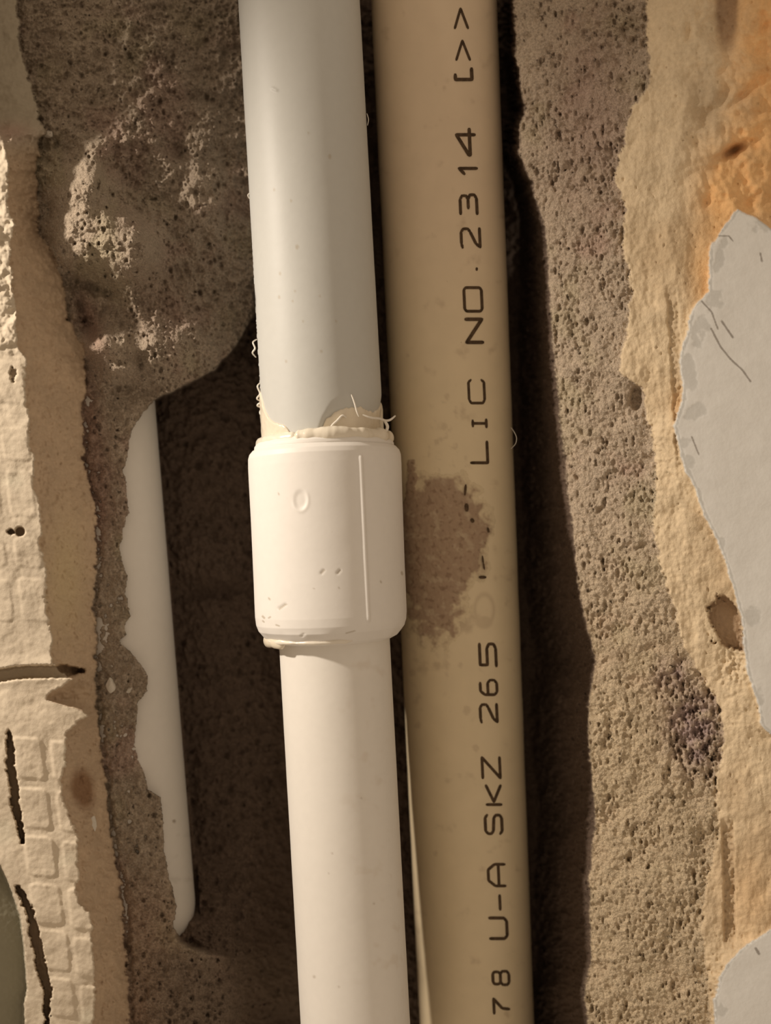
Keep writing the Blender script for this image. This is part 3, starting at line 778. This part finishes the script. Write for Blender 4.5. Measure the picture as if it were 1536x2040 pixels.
for (g, y0, y1, x0, x1, w) in TXT:
    V = []; F = []
    for st in G[g]:
        pts = []
        for (s_, h_) in st:
            py = y1 - s_ * (y1 - y0); px = x1 - h_ * (x1 - x0) + (py - (y0 + y1) / 2) * .045
            pts.append((px, py))
        for (a, b) in zip(pts[:-1], pts[1:]):
            L_ = math.hypot(b[0] - a[0], b[1] - a[1]);
            if L_ < .1: continue
            dx, dy = (b[0] - a[0]) / L_, (b[1] - a[1]) / L_
            e = w * .42
            ns = max(2, int(L_ / 3))
            base = len(V)
            for q in range(ns + 1):
                f_ = -e + (L_ + 2 * e) * q / ns
                ww = (w + .8) / 2 * (.55 if q in (0, ns) else 1)
                for sgn in (-1, 1):
                    x = a[0] + dx * f_ - dy * ww * sgn; y = a[1] + dy * f_ + dx * ww * sgn
                    V.append(axB.hit(x, y, .75 * S)[0])
            for q in range(ns):
                i0 = base + q * 2; F.append((i0, i0 + 1, i0 + 3, i0 + 2))
    o = link('printed_character', new_mesh('printed_character', V, F, np.ones((len(V), 3)) * .05), M_ink)
    o.location = o.location - bpw; o.parent = bp
    o['label'] = 'black printed mark' if g in '>[.-' else 'black printed ' + g

# half-covered remains of print under the smear
for pts, w in [([(928, 966), (926, 986)], 5), ([(929, 1004), (930, 1018)], 8), ([(939, 1034), (943, 1040)], 7), ([(961, 1108), (963, 1122), (965, 1134)], 3.5), ([(955, 1150), (968, 1150)], 6), ([(972, 1052), (974, 1060)], 4)]:
    V = []; F = []
    for (a, b) in zip(pts[:-1], pts[1:]):
        L_ = math.hypot(b[0] - a[0], b[1] - a[1]); dx, dy = (b[0] - a[0]) / L_, (b[1] - a[1]) / L_
        base = len(V)
        for q in range(5):
            f_ = -1 + (L_ + 2) * q / 4; ww = w / 2 * (.5 if q in (0, 4) else 1)
            for sgn in (-1, 1): V.append(axB.hit(a[0] + dx * f_ - dy * ww * sgn, a[1] + dy * f_ + dx * ww * sgn, 4.2 * S)[0])
        for q in range(4): i0 = base + q * 2; F.append((i0, i0 + 1, i0 + 3, i0 + 2))
    o = link('ink_remnant', new_mesh('ink_remnant', V, F, np.ones((len(V), 3)) * .05), M_ink)
    o.location = o.location - bpw; o.parent = bp

# mortar smear on the printed pipe
def smear():
    ths = np.linspace(-1.25, .85, 190); ts = np.linspace(axB.t_of(870), axB.t_of(1330), 280)
    T, TH = np.meshgrid(ts, ths, indexing='ij')
    x, y = pos_px(axB, T, TH)
    n = fbm(x, y, 40, 4, 201)
    e = np.hypot((x - 880) / 92., (y - 1070) / 122.) + .22 * n
    m = ss(1.12, .78, e)
    e2 = np.hypot((x - 868) / 60., (y - 1190) / 90.) + .45 * fbm(x, y, 26, 3, 211)
    m = np.maximum(m, .6 * ss(1.15, .6, e2))
    e3 = np.hypot((x - 820) / 20., (y - 1080) / 150.) + .4 * n
    m = np.maximum(m, .9 * ss(1.05, .8, e3))
    h = m * (2.2 + 1.2 * fbm(x, y, 30, 3, 221) + .8 * fbm(x, y, 8, 2, 231)) + .25
    R = axB.rad(T) + h * S
    P = axB.point(T, TH, R).reshape(-1, 3)
    i = np.arange(T.size).reshape(T.shape)
    f = np.stack([i[:-1, :-1], i[:-1, 1:], i[1:, 1:], i[1:, :-1]], -1)
    keep = (m[:-1, :-1] + m[1:, 1:] + m[1:, :-1] + m[:-1, 1:]) > .02
    f = f[keep]
    used, inv = np.unique(f, return_inverse=True)
    cc = cm(c3((.37, .265, .18), T), np.array((.52, .42, .29)), ss(.1, .6, fbm(x, y, 22, 3, 241)) * .5)
    cc = cm(cc, np.array((.22, .14, .09)), ss(.25, .6, fbm(x, y, 12, 2, 251)) * .6 + 0 * x)
    cc = cm(c3(BEI, T) * .93, cc, np.clip(ss(.05, .6, m) * 1.0 + .15 * fbm(x, y, 14, 3, 261), 0, 1)).reshape(-1, 3)
    me = new_mesh('mortar_smear', P[used], inv.reshape(-1, 4), cc[used])
    o = link('mortar_smear', me, M_adhesive); o.location = o.location - bpw; o.parent = bp
    o['label'] = 'dried brown mortar smear'
smear()

# pipe half buried in the mortar on the left
axE = Axis((207, 760, 118, 96), (300, 1910, 112, 96))
def bur_c(T, TH):
    x, y = pos_px(axE, T, TH); c = c3((.62, .58, .52), T)
    return cm(c, np.array((.2, .15, .1)), ss(5, 2, np.hypot(x - 347, y - 1636)) * .7 + ss(.3, .8, fbm(x, y, 30, 3, 301)) * .15 * ss(1550, 1750, y))
def bur_r(T, TH):
    y = axE.pa[1] + T * (axE.pb[1] - axE.pa[1])
    return axE.rad(T) * np.sqrt(np.clip(1 - np.clip((y - 1795) / 97., 0, 1) ** 2.6, .0004, 1)) + 0 * TH
bo = lathe('buried_pipe', axE, 0, .995, 420, 220, bur_r, bur_c, M_white, None)
tag(bo, 'white pipe half buried in mortar on the left of the channel', 'pipe')

# ------------------------------------------------------------------ small loose bits
import bmesh
def rock(name, px, py, dep, rx, ry, rz, label, cat, seed, rot=0, mat=M_chip, group=None):
    bm = bmesh.new(); bmesh.ops.create_icosphere(bm, subdivisions=3, radius=1)
    r = random.Random(seed)
    offs = [Vector((r.uniform(-1, 1), r.uniform(-1, 1), r.uniform(-1, 1))).normalized() for _ in range(9)]
    cut = [r.uniform(.38, .8) for _ in offs]
    for v_ in bm.verts:
        p = v_.co.copy()
        for o_, c_ in zip(offs, cut):
            d_ = p.dot(o_)
            if d_ > c_: p -= o_ * (d_ - c_)
        v_.co = Vector((p.x * rx, p.y * rz, p.z * ry)) * S
    me = bpy.data.meshes.new(name); bm.to_mesh(me); bm.free()
    for p in me.polygons: p.use_smooth = False
    me.materials.append(mat)
    o = bpy.data.objects.new(name, me); col.objects.link(o)
    o.location = W(px, py, dep); o.rotation_euler = (0, math.radians(rot), 0)
    return tag(o, label, cat, group)
def depth_at(px, py):
    return float(H0[int((py - gy[0]) / STEP), int((px - gx[0]) / STEP)])
rock('plaster_chip', 220, 1366, depth_at(220, 1366) - 2, 10, 17, 9, 'pale wedge-shaped plaster chip stuck in mortar beside the buried pipe', 'plaster chip', 3, -10)
rock('plaster_chip', 257, 1374, depth_at(257, 1374) - 1, 6, 8, 6, 'tiny pale plaster chip between the wedge chip and the buried pipe', 'plaster chip', 8, 30)
rock('plaster_chip', 186, 1641, depth_at(186, 1641) + 1, 6, 22, 8, 'slim pale plaster chip on the adhesive edge', 'plaster chip', 11, -8)
rock('pebble', 96, 266, depth_at(96, 266) + 2, 13, 8, 10, 'small pale pebble at the foot of the top left mortar lump', 'pebble', 21, 0)

hair = strand('hair_strand', [(1018, 852, 60), (1024, 860, 50), (1029, 872, 45), (1027, 884, 48), (1018, 894, 60)], .8, M_cement)
tag(hair, 'fine pale hair curling off the right side of the printed pipe', 'hair')
